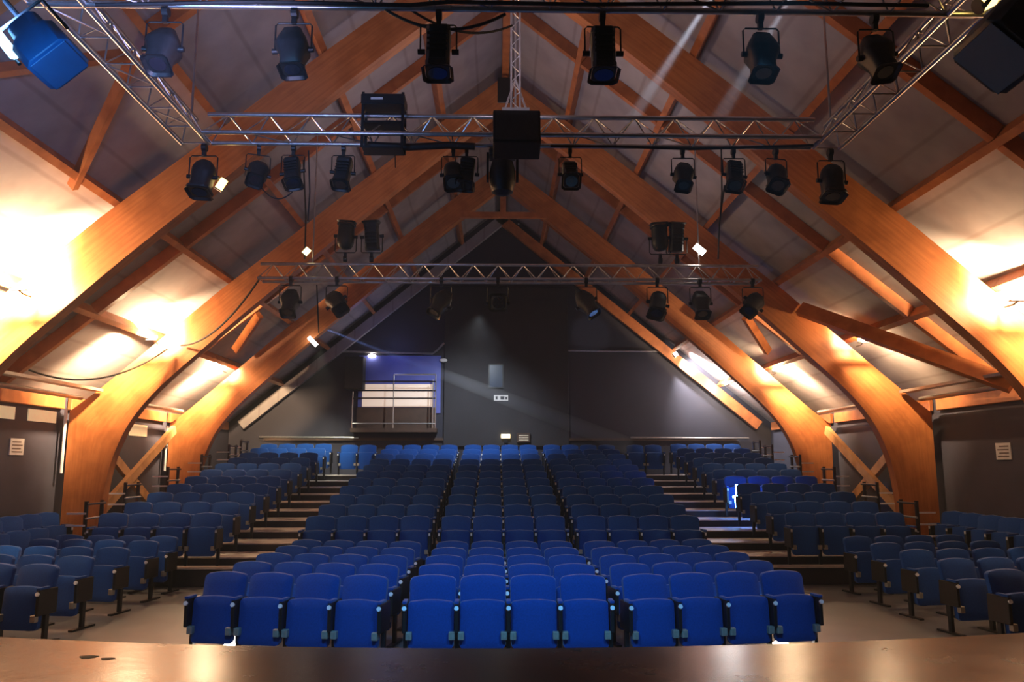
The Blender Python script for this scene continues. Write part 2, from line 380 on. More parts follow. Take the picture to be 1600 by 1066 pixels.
# ------------------------------------------------------------------ seats
def panel(w_bot, w_top, z0, z1, t, arc, rc_t, rc_b, puff=.02, lean=0.0, y0=0.0, lo=False, bottom_arc=0.0):
    """upholstered panel: outline in XZ with rounded corners, domed top edge, soft rim"""
    pts = []; k = 2 if lo else 5
    hw_t, hw_b = w_top / 2, w_bot / 2
    def corner(cx, cz, r, a0, a1):
        for i in range(k + 1):
            a = R(a0 + (a1 - a0) * i / k); pts.append((cx + r * math.cos(a), cz + r * math.sin(a)))
    corner(hw_b - rc_b, z0 + rc_b, rc_b, -90, 0)
    corner(hw_t - rc_t, z1 - rc_t - arc, rc_t, 0, 80)
    if not lo:
        for i in range(1, 6):
            x = (hw_t - rc_t) * (1 - 2 * i / 6); pts.append((x, z1 - arc * (x / (hw_t - rc_t)) ** 2))
    else: pts.append((0, z1))
    corner(-hw_t + rc_t, z1 - rc_t - arc, rc_t, 100, 180)
    corner(-hw_b + rc_b, z0 + rc_b, rc_b, 180, 270)
    if bottom_arc and not lo:
        pts.append((0, z0 - bottom_arc))
    cz = (z0 + z1) / 2
    def ring(s, y): return [(x * (1 - s / hw_t), y0 + y + lean * (cz + (z - cz) * (1 - s / (z1 - z0) * 2) - z0), cz + (z - cz) * (1 - 2 * s / (z1 - z0))) for x, z in pts]
    rs = [ring(t * .25, -t / 2), ring(t * .05, -t * .38), ring(0, 0), ring(t * .05, t * .38), ring(t * .25, t / 2)]
    if not lo: rs = [ring(.10, -t / 2 - puff)] + rs
    bm = bmesh.new(); rings_loft(bm, rs); return bm
def merge(parts, mats):
    me = bpy.data.meshes.new('theatre_seat'); bm = bmesh.new()
    for i, (b, mi) in enumerate(parts):
        tmp = bpy.data.meshes.new('tmp'); bmesh.ops.recalc_face_normals(b, faces=b.faces); b.to_mesh(tmp); b.free()
        n0 = len(bm.faces); bm.from_mesh(tmp); bm.faces.ensure_lookup_table()
        for f in bm.faces[n0:]: f.material_index = mi; f.smooth = True
        bpy.data.meshes.remove(tmp)
    bm.to_mesh(me); bm.free()
    for m in mats: me.materials.append(m)
    try: me.set_sharp_from_angle(angle=R(40))
    except Exception: pass
    return me
PITCH = .54
def arm_bm(x):
    bm = bmesh.new(); box(bm, x - .024, x + .024, -.2, -.02, .63, .66); bev(bm, .012, 2); return bm
def side_bm(x):
    bm = bmesh.new(); box(bm, x - .02, x + .02, -.2, .12, .34, .629); bev(bm, .006, 1)
    return bm
def post_bm(x, foot=True):
    bm = bmesh.new(); box(bm, x - .02, x + .02, -.06, .0, .02, .339)
    if foot: box(bm, x - .03, x + .03, -.24, .2, 0, .025)
    return bm
def brk_bm(x):
    bm = bmesh.new(); box(bm, x - .032, x + .032, -.195, -.13, .27, .35); bev(bm, .006, 1); return bm
def plate_bm(x):
    bm = bmesh.new(); tube(bm, [(x, -.196, .585), (x, -.212, .592)], .024, 12); return bm
def seat_pan(lo=False): return panel(.485, .49, .165, .66, .085, .016, .045, .05, puff=.012, lean=.08, y0=-.10, lo=lo)
def seat_back(lo=False): return panel(.485, .50, .40, .885, .075, .020, .06, .04, puff=.012, lean=.22, y0=.06, lo=lo)
# the detailed seat, used for the floor rows
def make_seat():
    t = thing('theatre_seat', 'x', 'theatre seat')
    obj('backrest', seat_back(), M['fabric'], t, smooth=True)
    pan = obj('seat', seat_pan(), M['fabric'], t, smooth=True)
    for s in (-1, 1): obj('hinge_bracket', brk_bm(s * .222), M['bracket'], pan)
    return t
def add_side(t, s, lib={}):
    """armrest, side panel and pedestal at one side"""
    x = s * PITCH / 2
    if s not in lib:
        a = obj('armrest', arm_bm(x), M['fabric'], t, smooth=True); b = obj('side_panel', side_bm(x), M['black'], t)
        c = obj('seat_number', plate_bm(x), M['plate'], b); d = obj('pedestal', post_bm(x), M['black'], t); lib[s] = (a, b, c, d)
    else:
        a, b, c, d = lib[s]
        A = a.copy(); B = b.copy(); C_ = c.copy(); D = d.copy()
        for o in (A, B, C_, D): COL.objects.link(o)
        A.parent = t; B.parent = t; C_.parent = B; D.parent = t
proto = make_seat(); used = [False]
ORD = ['zeroth', 'first', 'second', 'third', 'fourth', 'fifth', 'sixth', 'seventh', 'eighth', 'ninth', 'tenth', 'eleventh']
def place_seat(x, y, z, rz, label, group, sides):
    if not used[0]: t = proto; used[0] = True
    else: t = copy_tree(PROTO_CLEAN)
    t.location = (x, y, z); t.rotation_euler = (0, 0, rz); t['label'] = label; t['group'] = group; t['category'] = 'theatre seat'
    for s in sides: add_side(t, s)
    return t
# keep a clean list of the prototype's own children for copying
class _P: pass
kids = list(proto.children)
def copy_tree_seat():
    c = bpy.data.objects.new('theatre_seat', None); COL.objects.link(c); c.empty_display_size = .1
    for k in kids:
        q = k.copy(); COL.objects.link(q); q.parent = c
        for g in k.children:
            w = g.copy(); COL.objects.link(w); w.parent = q
    return c
def place_seat(x, y, z, rz, label, group, sides):
    if not used[0]: t = proto; used[0] = True
    else: t = copy_tree_seat()
    t.location = (x, y, z); t.rotation_euler = (0, 0, rz); tag(t, label, 'theatre seat', group)
    for s in sides: add_side(t, s)
    return t
ROWN = {1: 'front row', 2: 'second row', 3: 'third row', 4: 'fourth row', 5: 'fifth row'}
G = 'flat floor centre seats'
for k in range(5):
    y = 8.82 + .955 * k
    for j in range(4):
        place_seat(-.035 + (j - 1.5) * PITCH, y, 0, 0, f'blue theatre seat, {ORD[j+1]} from the left, {ROWN[k+1]} of the centre floor block', G, (-1, 1) if j == 3 else (-1,))
    for s, nm, a, xb in ((-1, 'left', R(-10.5), -1.60), (1, 'right', R(9.5), 1.47)):
        for j in range(4):
            jj = j if s == 1 else 3 - j      # j counts from the inner end
            X = xb + s * j * PITCH * math.cos(a); Yv = y + .02 + j * PITCH * abs(math.sin(a))
            if s == -1: sides = (1, -1) if j == 3 else (1,)
            else: sides = (-1, 1) if j == 3 else (-1,)
            inner = {0: 'innermost', 1: 'second from the centre', 2: 'third from the centre', 3: 'outermost'}[j]
            place_seat(X, Yv, 0, a, f'blue theatre seat, {inner}, {ROWN[k+1]} of the {nm} middle floor block', G, sides)
# angled side groups on the floor
for s, nm, ys, ns in ((-1, 'far left', [9.86, 10.75, 11.82, 12.88, 13.68], [3, 3, 4, 4, 4]), (1, 'far right', [9.16, 10.24, 11.30, 12.30, 13.38], [3, 3, 4, 4, 4])):
    for k, y in enumerate(ys):
        a = R(9) * s
        x0 = s * (5.66 + (.02 * k if s < 0 else .05 * k))
        for j in range(ns[k]):
            p = .575
            X = x0 + s * j * p * math.cos(a); Yv = y + j * p * abs(math.sin(a))
            sides = ((-s, s) if j == ns[k] - 1 else (-s,))
            pos = ['beside the aisle', 'second in from the aisle', 'third in from the aisle', 'fourth in from the aisle'][j]
            place_seat(X, Yv, 0, a, f'blue theatre seat {pos}, {ROWN[k+1]} of the {nm} floor group', nm + ' floor seats', sides)
# the loose rows standing on a low platform along each side wall
for s, nm in ((-1, 'left'), (1, 'right')):
    bm = BOX(min(s * 7.25, s * 8.36), max(s * 7.25, s * 8.36), 12.3, 15.2, .0, .34)
    for j in range(5):
        pass
    bm.free()

# simple one-mesh seat for the raked rows, parts are a few pixels there
def lo_mesh(side):
    P = [(seat_back(True), 0), (seat_pan(True), 0)]
    for s in side:
        x = s * PITCH / 2
        P += [(BOX(x - .024, x + .024, -.2, .06, .63, .66), 0), (BOX(x - .02, x + .02, -.2, .12, .3, .614), 1), (BOX(x - .022, x + .022, -.06, 0, 0, .3), 1),
              (BOX(x - .014, x + .014, -.21, -.2, .565, .61), 2)]
    for s in (-1, 1): P.append((BOX(s * .222 - .03, s * .222 + .03, -.195, -.14, .27, .34), 3))
    return merge(P, [M['fabric'], M['black'], M['plate'], M['bracket']])
ME_L, ME_B = lo_mesh((-1,)), lo_mesh((-1, 1))
def lo_seat(x, y, z, rz, me, label, group):
    o = bpy.data.objects.new('theatre_seat', me); COL.objects.link(o); o.location = (x, y, z); o.rotation_euler = (0, 0, rz)
    return tag(o, label, 'theatre seat', group)
RISE, GOING, RY, RZ = .1435, .972, 13.93, .312
TN = {i: ORD[i] for i in range(1, 12)}; TN[11] = 'topmost'; TN[1] = 'lowest'
for i in range(11):
    y, z = RY + GOING * i, RZ + RISE * i
    tn = TN[i + 1]
    for bx, nm in ((-2.36, 'left centre block'), (-.04, 'middle block'), (2.28, 'right centre block')):
        for j in range(4):
            lo_seat(bx + (j - 1.5) * PITCH, y, z, 0, ME_B if j == 3 else ME_L, f'blue seat, {tn} raked tier, {ORD[j+1]} from the left of the {nm}', 'raked centre seats')
    for s, nm in ((-1, 'left side block'), (1, 'right side block')):
        for j in range(4):
            x = s * (6.0 + .01 * i) + (j - 1.5) * PITCH
            lo_seat(x, y + .28, z + .035, 0, ME_B if j == 3 else ME_L, f'blue seat, {tn} raked tier, {ORD[j+1]} from the left of the {nm}', 'raked side seats')
for s, nm in ((-1, 'left'), (1, 'right')):
    for j in range(2):
        lo_seat(s * 4.22 + (j - .5) * PITCH, RY + GOING * 10 + .1, RZ + RISE * 10, 0, ME_B, f'{"left" if j == 0 else "right"} one of the two blue seats closing the {nm} aisle top', 'seats at the aisle tops')

# platform tiers
for i in range(11):
    y0 = RY - .42 + GOING * i - 13.3; y1 = y0 + GOING if i < 10 else Y1 - 13.3 - .02
    z = RZ + RISE * i
    ya_ = y0; lim = Y1 - 13.3 - .02
    if i == 0: y0 = 14.13 - 13.3
    t = thing('seating_tier', f'{TN[i+1]} black platform step with pale tread in the raked seating', 'platform', (0, 13.3, 0), group='platform tiers of the raked seating')
    bm = bmesh.new(); box(bm, -7.12, 7.12, y0 + .03, min(lim, y1 + .02), max(.0, z - .3), z - .02, 0)
    if i == 0: box(bm, -3.5, 3.5, ya_ + .03, y0 + .03, 0, z - .02)
    o = obj('platform', bm, M['riser'], t)
    bm = bmesh.new(); box(bm, -7.12, 7.12, y0, min(lim, y1), z - .019, z, 0)
    if i == 0: box(bm, -3.5, 3.5, ya_, y0, z - .019, z)
    obj('tread', bm, M['tread'], t)
    for s in (-1, 1):
        pass
# half platforms for the slightly higher side blocks
# guard rails at the outer edges
def guard(s, i, w=1.0):
    y = RY - .3 + GOING * i + (.52 if i == 0 else 0); z = RZ + RISE * i
    t = thing('guard_rail', f'dark guard rail with bars at the {SIDE[s]} end of the {TN[i+1]} raked tier', 'railing', (s * 7.2, y, z), group='guard rails of the raked seating')
    for q in (0, .55): 
        bm = bmesh.new(); box(bm, -.025, .025, q - .025, q + .025, -.3, 1.12); obj('rail_post', bm, M['rail'], t)
    for k in range(4):
        bm = bmesh.new(); tube(bm, [(-.035 * s, -.05, .35 + .24 * k), (-.035 * s, .6, .35 + .24 * k)], .018, 8); obj('rail_bar', bm, M['steel'] if k < 3 else M['rail'], t)
    for k in range(4): obj('rail_return', BOX(min(.02, s * .3), max(.02, s * .3), -.055, -.03, .3 + .2 * k, .33 + .2 * k), M['plate'], t)
for s in (-1, 1):
    for i in (0, 2, 4, 6, 8, 9): guard(s, i)

# raised strips with chairs along the walls
for s, nm in ((-1, 'left'), (1, 'right')):
    bm = BOX(min(s * 7.74, s * 8.37), max(s * 7.74, s * 8.37), 11.4, 15.0, .0, .34)
    tag(obj('side_podium', bev(bm, .01, 1), M['riser']), f'low black podium against the {nm} wall carrying a row of seats', 'podium', 'side podiums')
    for j in range(6):
        y = 14.2 - .56 * j
        me = ME_B if j == 0 else ME_L
        ordn = ['farthest', 'second farthest', 'third farthest', 'third nearest', 'second nearest', 'nearest'][j]
        lo_seat(s * 8.02, y + .4, .34, R(66) if s < 0 else R(-66), me, f'blue seat turned inward on the {nm} wall podium, the {ordn} of its row', 'seats on the side podiums')
        if False: pass

# ------------------------------------------------------------------ back wall, booth and fittings
YB = Y1
bm = BOX(-1.79, 2.08, YB - .12, YB - .001, 2.6, 7.6)
tag(obj('acoustic_panel', bev(bm, .01, 1), M['backpanel']), 'large matt black rectangular panel on the middle of the back wall', 'panel')
t = thing('control_booth', 'control room opening with pale blind and balcony rail on the back wall', 'booth', (-3.18, YB - .01, 3.0))
obj('booth_wall', BOX(-1.28, 1.28, -.05, 0, .62, 2.42), M['booth'], t)
obj('blind', BOX(-1.14, 1.02, -.09, -.052, .82, 1.52), M['curtain'], t)
obj('fascia', BOX(-1.40, 1.20, -.55, 0, .02, .14), M['brown'], t)
obj('kick_panel', BOX(-1.3, 1.12, -.08, -.051, .14, .80), M['brown'], t)
for x in (-1.36, -.12, 1.08, 1.16):
    bm = bmesh.new(); tube(bm, [(x, -.5, .1), (x, -.5, 1.25 if x < -1 else 1.62 if x > -.2 else 1.3)], .02, 8); obj('rail_post', bm, M['steel'], t)
for z, x0, x1, m in ((.28, -1.36, 1.16, 'steel'), (1.05, -1.36, 1.16, 'rail'), (1.28, -1.36, 1.16, 'rail'), (1.56, -1.36, 1.16, 'rail'), (1.78, -.12, 1.16, 'steel')):
    bm = bmesh.new(); tube(bm, [(x0, -.5, z), (x1, -.5, z)], .022, 8); obj('rail_bar', bm, M[m], t)
bm = bmesh.new(); tube(bm, [(-.12, -.5, 1.2), (-.12, -.5, 1.78)], .02, 8); obj('rail_post', bm, M['steel'], t)
bm = bmesh.new(); tube(bm, [(1.16, -.5, 1.2), (1.16, -.5, 1.78)], .02, 8); obj('rail_post', bm, M['steel'], t)
def speaker(label, loc, w, d, h, rot=(0, 0, 0)):
    t = thing('loudspeaker', label, 'loudspeaker', loc); t.rotation_euler = rot
    bm = BOX(-w / 2, w / 2, -d / 2, d / 2, -h / 2, h / 2); obj('cabinet', bev(bm, .015, 2), M['black_matt'], t)
    obj('grille', BOX(-w / 2 + .02, w / 2 - .02, -d / 2 - .012, -d / 2 - .001, -h / 2 + .02, h / 2 - .02), M['housing'], t)
    return t
p = at(555, 584, YB - .35)
sp = speaker('black loudspeaker on the back wall left of the control room', p, .56, .5, 1.0)
obj('wall_bracket', BOX(-.06, .06, .251, .345, -.06, .06), M['black'], sp)
# conduits
def pipe(name, label, pts, r, m, cat, group=None, n=8):
    bm = bmesh.new(); tube(bm, pts, r, n); return tag(obj(name, bm, M[m], smooth=True), label, cat, group)
P = lambda x, y, Y=YB - .08: at(x, y, Y)
pipe('wall_conduit', 'pale conduit on the back wall kinking up beside the black panel', [P(512, 549), P(600, 551), P(676, 553), P(683, 548), P(694, 536)], .035, 'steel', 'pipe')
pipe('wall_conduit', 'pale conduit on the back wall running to the right spotlight', [P(888, 548, YB - .16), P(960, 549), P(1030, 549)], .028, 'steel', 'pipe')
pipe('back_handrail', 'thin pale handrail above the top left back seats', [P(405, 683, YB - .1), P(560, 684, YB - .1)], .03, 'steel', 'handrail')
pipe('back_handrail', 'thin pale handrail above the top right back seats', [P(985, 684, YB - .1), P(1170, 685, YB - .1)], .03, 'steel', 'handrail')
for x, y, l in ((581, 556, 'small round white lamp under the left conduit'), (693, 563, 'small white lamp at the edge of the black panel')):
    q = P(x, y, YB - .15); bm = bmesh.new()
    rings_loft(bm, [[(q.x + r_ * math.cos(a), q.y + .02 * 0, q.z + r_ * .5 * math.sin(a)) if False else (q.x + r_ * math.cos(a), q.y + yy, q.z + r_ * .5 * math.sin(a)) for a in [2 * math.pi * k / 12 for k in range(12)]] for r_, yy in ((.07, -.03), (.12, 0), (.12, .06))])
    tag(obj('bulkhead_lamp', bm, M['e_white'] if x < 600 else M['paper']), l, 'lamp')
# exit light, notice and small signs
q = P(790, 682, YB - .2)
t = thing('emergency_light', 'small glowing yellow emergency light above the middle seats', 'lamp', q)
obj('diffuser', bev(BOX(-.14, .14, -.05, .02, -.06, .07), .015, 2), M['e_sign'], t); obj('bracket', BOX(-.04, .06, -.02, .06, -.2, -.061), M['black'], t)
q = P(818, 684, YB - .2)
t = thing('notice_board', 'small tan notice beside the yellow emergency light', 'notice', q)
obj('board', BOX(-.2, .2, -.02, .07, -.14, .14), M['brown'], t); 
bm = bmesh.new()
for k in range(3): box(bm, -.15, .15, -.026, -.021, -.09 + .07 * k, -.06 + .07 * k)
obj('print', bm, M['vent'], t)
q = P(783, 622, YB - .14)
t = thing('wall_sign', 'small white and black pictogram sign on the black panel', 'sign', q)
obj('sign_plate', BOX(-.22, .22, -.01, .015, -.09, .09), M['paper'], t)
bm = bmesh.new(); box(bm, -.02, .1, -.016, -.011, -.05, .05); box(bm, -.17, -.11, -.016, -.011, -.05, .05); box(bm, .13, .19, -.016, -.011, -.05, .03)
obj('pictogram', bm, M['backpanel'], t)
q = P(775, 588, YB - .14)
t = thing('wall_hatch', 'small dark blue window hatch in the black panel', 'hatch', q)
obj('hatch_frame', BOX(-.24, .24, -.02, .015, -.38, .38), M['black'], t); obj('hatch_pane', BOX(-.2, .2, -.03, -.021, -.34, .34), mat('hatch_blue', (.012, .03, .075), rough=.3, noise=.1), t)
# ledge under the back wall
tag(obj('back_ledge', BOX(-7.3, 7.3, YB - .1, YB - .001, 2.78, 2.86), M['brown']), 'long brown skirting ledge along the back wall above the top row', 'ledge')

# side wall notices and vents
def wall_flat(name, label, cat, s, y0, y1, z0, z1, m, group=None, lines=False):
    t = thing(name, label, cat, (s * 8.4, (y0 + y1) / 2, (z0 + z1) / 2), group=group)
    w, h = (y1 - y0) / 2, (z1 - z0) / 2
    a, b = (-.02 * s, 0)
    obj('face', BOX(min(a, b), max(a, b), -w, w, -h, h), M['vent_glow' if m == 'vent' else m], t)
    if lines:
        bm = bmesh.new()
        for k in range(4):
            zz = -h * .7 + 2 * h * .2 * k
            box(bm, min(-.021 * s, -.024 * s), max(-.021 * s, -.024 * s), -w * .75, w * .75 * (1 - .3 * (k % 2)), zz, zz + h * .16)
        obj('print', bm, M['ink'], t)
    else:
        bm = bmesh.new()
        for k in range(3): box(bm, min(-.021 * s, -.026 * s), max(-.021 * s, -.026 * s), -w * .9, w * .9, -h * .7 + h * .6 * k, -h * .6 + h * .6 * k)
        bm.free()
    return t
wall_flat('wall_vent', 'cream wall panel with added glow at the left edge of the picture under the eave', 'vent', -1, 13.0, 13.85, 2.82, 3.03, 'vent', 'cream vents on the left wall')
wall_flat('wall_vent', 'cream wall panel with added glow beside the nearer left arch leg', 'vent', -1, 14.25, 15.15, 2.82, 3.03, 'vent', 'cream vents on the left wall')
wall_flat('wall_vent', 'cream wall panel with added glow seen between the two left arch legs', 'vent', -1, 18.2, 19.1, 2.7, 2.96, 'vent', 'cream vents on the left wall')
wall_flat('wall_poster', 'small printed sheet on the left wall below the cream panels', 'poster', -1, 13.8, 14.2, 2.22, 2.5, 'paper', None, True)
wall_flat('wall_poster', 'small white printed sheet on the right wall', 'poster', 1, 13.25, 13.65, 2.14, 2.42, 'paper', None, True)

# ------------------------------------------------------------------ trusses
def truss(name, label, p0, p1, side, up_off, group='triangular lighting trusses'):
    """three chords, apex up; side = horizontal unit vector across"""
    p0, p1, side = Vector(p0), Vector(p1), Vector(side)
    t = thing(name, label, 'truss', (0, 0, 0), group=group)
    w, h = .28, up_off
    ch = [side * (-w / 2), side * (w / 2), Vector((0, 0, h))]
    for c in ch:
        bm = bmesh.new(); tube(bm, [p0 + c, p1 + c], .024, 10); obj('chord', bm, M['alu'], t, smooth=True)
    L = (p1 - p0).length; n = max(2, round(L / .42)); bm = bmesh.new(); d = (p1 - p0) / n
    for i in range(n):
        A, B = p0 + d * i, p0 + d * (i + 1); m = (A + B) / 2
        for c in (ch[0], ch[1]):
            tube(bm, [A + c, m + ch[2]], .0075, 6); tube(bm, [m + ch[2], B + c], .0075, 6)
        tube(bm, [A + ch[0], A + ch[1]], .0075, 6)
        if i % 2: tube(bm, [A + ch[0], B + ch[1]], .0075, 6)
    tube(bm, [p1 + ch[0], p1 + ch[1]], .0075, 6)
    obj('lacing', bm, M['alu'], t, smooth=True)
    return t
RZB = 5.35
truss('lighting_truss', 'silver front truss across the top edge of the picture', (-3.55, 5.26, RZB), (3.55, 5.26, RZB), (0, 1, 0), .25)
truss('lighting_truss', 'silver cross truss carrying the black centre speaker', (-3.12, 7.79, RZB), (3.12, 7.79, RZB), (0, 1, 0), .25)
truss('lighting_truss', 'silver truss running away from the stage at upper left', (-3.29, 4.2, RZB), (-3.29, 7.93, RZB), (1, 0, 0), .25)
truss('lighting_truss', 'silver truss running away from the stage at upper right', (3.29, 4.2, RZB), (3.29, 7.93, RZB), (1, 0, 0), .25)
truss('lighting_truss', 'silver rear truss hanging over the raked seats', (-4.08, 13.0, 5.08), (4.22, 13.0, 5.08), (0, 1, 0), .27)
# hanging lines for the trusses up to the roof
def hanger(x, y, z0, label, r=.012):
    bm = bmesh.new(); tube(bm, [(x, y, z0), (x, y, deck_z(x) - .02)], r, 6)
    return tag(obj('suspension_cable', bm, M['alu'], smooth=True), label, 'cable', 'truss suspension cables')
for x, l in ((-3.29, 'left'), (3.29, 'right')):
    hanger(x, 7.79, RZB + .27, f'thin steel cable holding the {l} corner of the lighting rig')
    hanger(x * .98, 13.0, 5.37, f'thin steel cable holding the {l} end of the rear truss')
# vertical mast at the middle (square lattice) from the cross truss to the ridge
t = thing('hanging_mast', 'silver vertical lattice mast above the centre speaker', 'mast', (.02, 7.79, 5.66))
for dx, dy in ((-.045, -.045), (.045, -.045), (0, .05)):
    bm = bmesh.new(); tube(bm, [(dx, dy, 0), (dx, dy, 4.3)], .011, 8); obj('mast_tube', bm, M['alu'], t, smooth=True)
bm = bmesh.new()
for k in range(42):
    z = k * .1; a, b = ((-.045, -.045), (.045, -.045)) if k % 2 else ((.045, -.045), (-.045, -.045))
    tube(bm, [(a[0], a[1], z), (b[0], b[1], z + .1)], .005, 5); tube(bm, [(a[0], a[1], z), (0, .05, z + .1)], .005, 5)
obj('mast_lacing', bm, M['alu'], t)
bm = bmesh.new(); box(bm, -.14, .14, -.1, .1, -.05, 0); tube(bm, [(-.12, 0, 0), (0, 0, .35)], .012, 6); tube(bm, [(.12, 0, 0), (0, 0, .35)], .012, 6)
obj('mast_foot', bm, M['alu'], t)
q = at(807, 211, 7.45)
sp = speaker('black centre loudspeaker hung in front of the cross truss', q, .46, .3, .37, (R(-12), 0, 0))
obj('hanging_bracket', BOX(-.18, .18, -.02, .16, .187, .21), M['black'], sp)
# dimmer frame on the truss
q = at(600, 195, 7.75)
t = thing('dimmer_frame', 'dark frame with a control box hung on the left of the cross truss', 'equipment frame', q)
for dx in (-.2, .2):
    for dy in (-.1, .1): obj('frame_post', BOX(dx - .014, dx + .014, dy - .014, dy + .014, -.28, .3), M['black'], t)
obj('control_box', bev(BOX(-.22, .22, -.13, .13, .17, .28), .01, 1), M['housing'], t)
obj('name_plate', BOX(-.12, .0, -.134, -.131, .21, .235), M['plate'], t)
obj('frame_shelf', BOX(-.2, .2, -.1, .1, -.02, .0), M['black'], t); obj('frame_shelf', BOX(-.2, .2, -.1, .1, -.29, -.27), M['black'], t)
q = at(700, 229, 7.98)
tag(obj('cable_bundle', (lambda bm: (tube(bm, [at(575, 227, 7.82), at(640, 230, 7.8), at(700, 227, 7.82), at(742, 229, 7.8)], .04, 8), bm)[1])(bmesh.new()), M['cable'], smooth=True), 'thick dark cable bundle tied along the cross truss left of the speaker', 'cable')
tag(obj('cable_bundle', (lambda bm: (tube(bm, [at(860, 228, 7.82), at(960, 229, 7.82), at(1080, 233, 7.82), at(1270, 227, 7.82)], .015, 8), bm)[1])(bmesh.new()), M['cable'], smooth=True), 'dark cable bundle tied along the cross truss right of the speaker', 'cable')
tag(obj('cable_bundle', (lambda bm: (tube(bm, [at(150, 8, 5.28), at(400, 3, 5.28), at(640, 8, 5.28), at(700, 3, 5.28), at(900, 7, 5.28), at(1250, 5, 5.28), at(1450, 9, 5.28)], .015, 8), bm)[1])(bmesh.new()), M['cable'], smooth=True), 'long dark cable bundle along the front truss at the top', 'cable')

# ------------------------------------------------------------------ lanterns
def se_ring(r, z, n=4.0, k=20, sq=1.0):
    out = []
    for i in range(k):
        a = 2 * math.pi * i / k; c, s = math.cos(a), math.sin(a)
        f = (abs(c) ** n + abs(s) ** n) ** (-1 / n)
        out.append((r * c * f, r * s * f * sq, z))
    return out
def housing_bm(kind):
    bm = bmesh.new()
    if kind == 'round':
        rings_loft(bm, [se_ring(.118, -.185, 6), se_ring(.122, -.18, 6), se_ring(.122, -.155, 6), se_ring(.108, -.15, 4), se_ring(.112, -.02, 3), se_ring(.118, .0, 3), se_ring(.118, .08, 3), se_ring(.105, .14, 2.5), se_ring(.075, .18, 2.2), se_ring(.03, .195, 2)])
    elif kind == 'hex':
        rings_loft(bm, [se_ring(.09, -.19, 5), se_ring(.093, -.18, 5), se_ring(.098, -.10, 3), se_ring(.132, -.0, 4), se_ring(.132, .03, 4), se_ring(.112, .11, 3), se_ring(.08, .17, 5), se_ring(.078, .18, 5)])
    else:
        rings_loft(bm, [se_ring(.095, -.2, 8), se_ring(.1, -.195, 8), se_ring(.1, -.13, 8), se_ring(.094, -.125, 8), se_ring(.096, .15, 8), se_ring(.1, .155, 8), se_ring(.1, .2, 8), se_ring(.09, .205, 8)])
    for k in range(4): box(bm, -.085, .085, -.126 + 0, -.112, -.06 + .05 * k, -.045 + .05 * k) if kind == 'box' else None
    return bm
MEH = {}
def lantern_parts(kind):
    if kind not in MEH:
        def mk(nm, bm, m, sm=True):
            o = obj(nm, bm, m, smooth=sm); me = o.data; bpy.data.objects.remove(o); return me
        hb = mk('housing', housing_bm(kind), M['housing'])
        rr = .10 if kind != 'hex' else .082
        lens = bmesh.new(); tube(lens, [(0, 0, -.186 - (.02 if kind == 'box' else .008)), (0, 0, -.18)], rr * .8, 20)
        kb = bmesh.new()
        tube(kb, [(.11, 0, 0), (.155, 0, 0), (.156, 0, 0), (.17, 0, 0)], .024, 10)
        yk = bmesh.new(); W = .15
        tube(yk, [(-W, 0, 0), (-W, 0, .22), (-W + .02, 0, .24), (W - .02, 0, .24), (W, 0, .22), (W, 0, 0)], .0075, 6)
        cl = bmesh.new(); box(cl, -.02, .02, -.02, .02, .235, .31); tube(cl, [(-.025, 0, .335), (.025, 0, .335)], .045, 12)
        bd = bmesh.new(); rings_loft(bd, [se_ring(rr + .012, -.19, 8), se_ring(rr + .03, -.215, 8), se_ring(rr + .022, -.214, 8), se_ring(rr + .004, -.19, 8)], cap=False)
        MEH[kind] = dict(housing=hb, lens=mk('lens', lens, M['glass_dark']), knob=mk('tilt_knob', kb, M['black']), yoke=mk('yoke', yk, M['black']), clamp=mk('clamp', cl, M['black'], False), gel_frame=mk('gel_frame', bd, M['black']))
    return MEH[kind]
def lantern(label, hang, kind, pitch, roll=0, yaw=0, scale=1.0, up=False, group=None, lit=None, frame=True):
    """hang = point where the clamp grips; pitch tilts the lens end toward the stage"""
    t = thing('stage_lantern', label, 'stage light', hang, yaw, group)
    t.scale = (scale,) * 3
    piv = -.335
    me = lantern_parts(kind)
    if up: t.rotation_euler = (0, R(180), yaw)
    def ch(nm, parent, **k):
        o = bpy.data.objects.new(nm, me[k.get('m', nm)]); COL.objects.link(o); o.parent = parent; return o
    y = ch('yoke', t); y.location = (0, 0, piv)
    c = ch('clamp', t); c.location = (0, 0, piv)
    h = ch('housing', t); h.location = (0, 0, piv); h.rotation_euler = (R(-pitch), R(roll), 0)
    ch('lens', h); ch('tilt_knob', h, m='knob'); kk = ch('tilt_knob', h, m='knob'); kk.rotation_euler = (0, 0, R(180))
    if frame: ch('gel_frame', h)
    if lit:
        bm = bmesh.new(); tube(bm, [(0, 0, -.199), (0, 0, -.188)], .085, 20); o = obj('lit_lens', bm, M[lit], h)
    return t
gN, gF, gR = 'lanterns on the front truss', 'lanterns under the cross truss', 'lanterns on the rear truss'
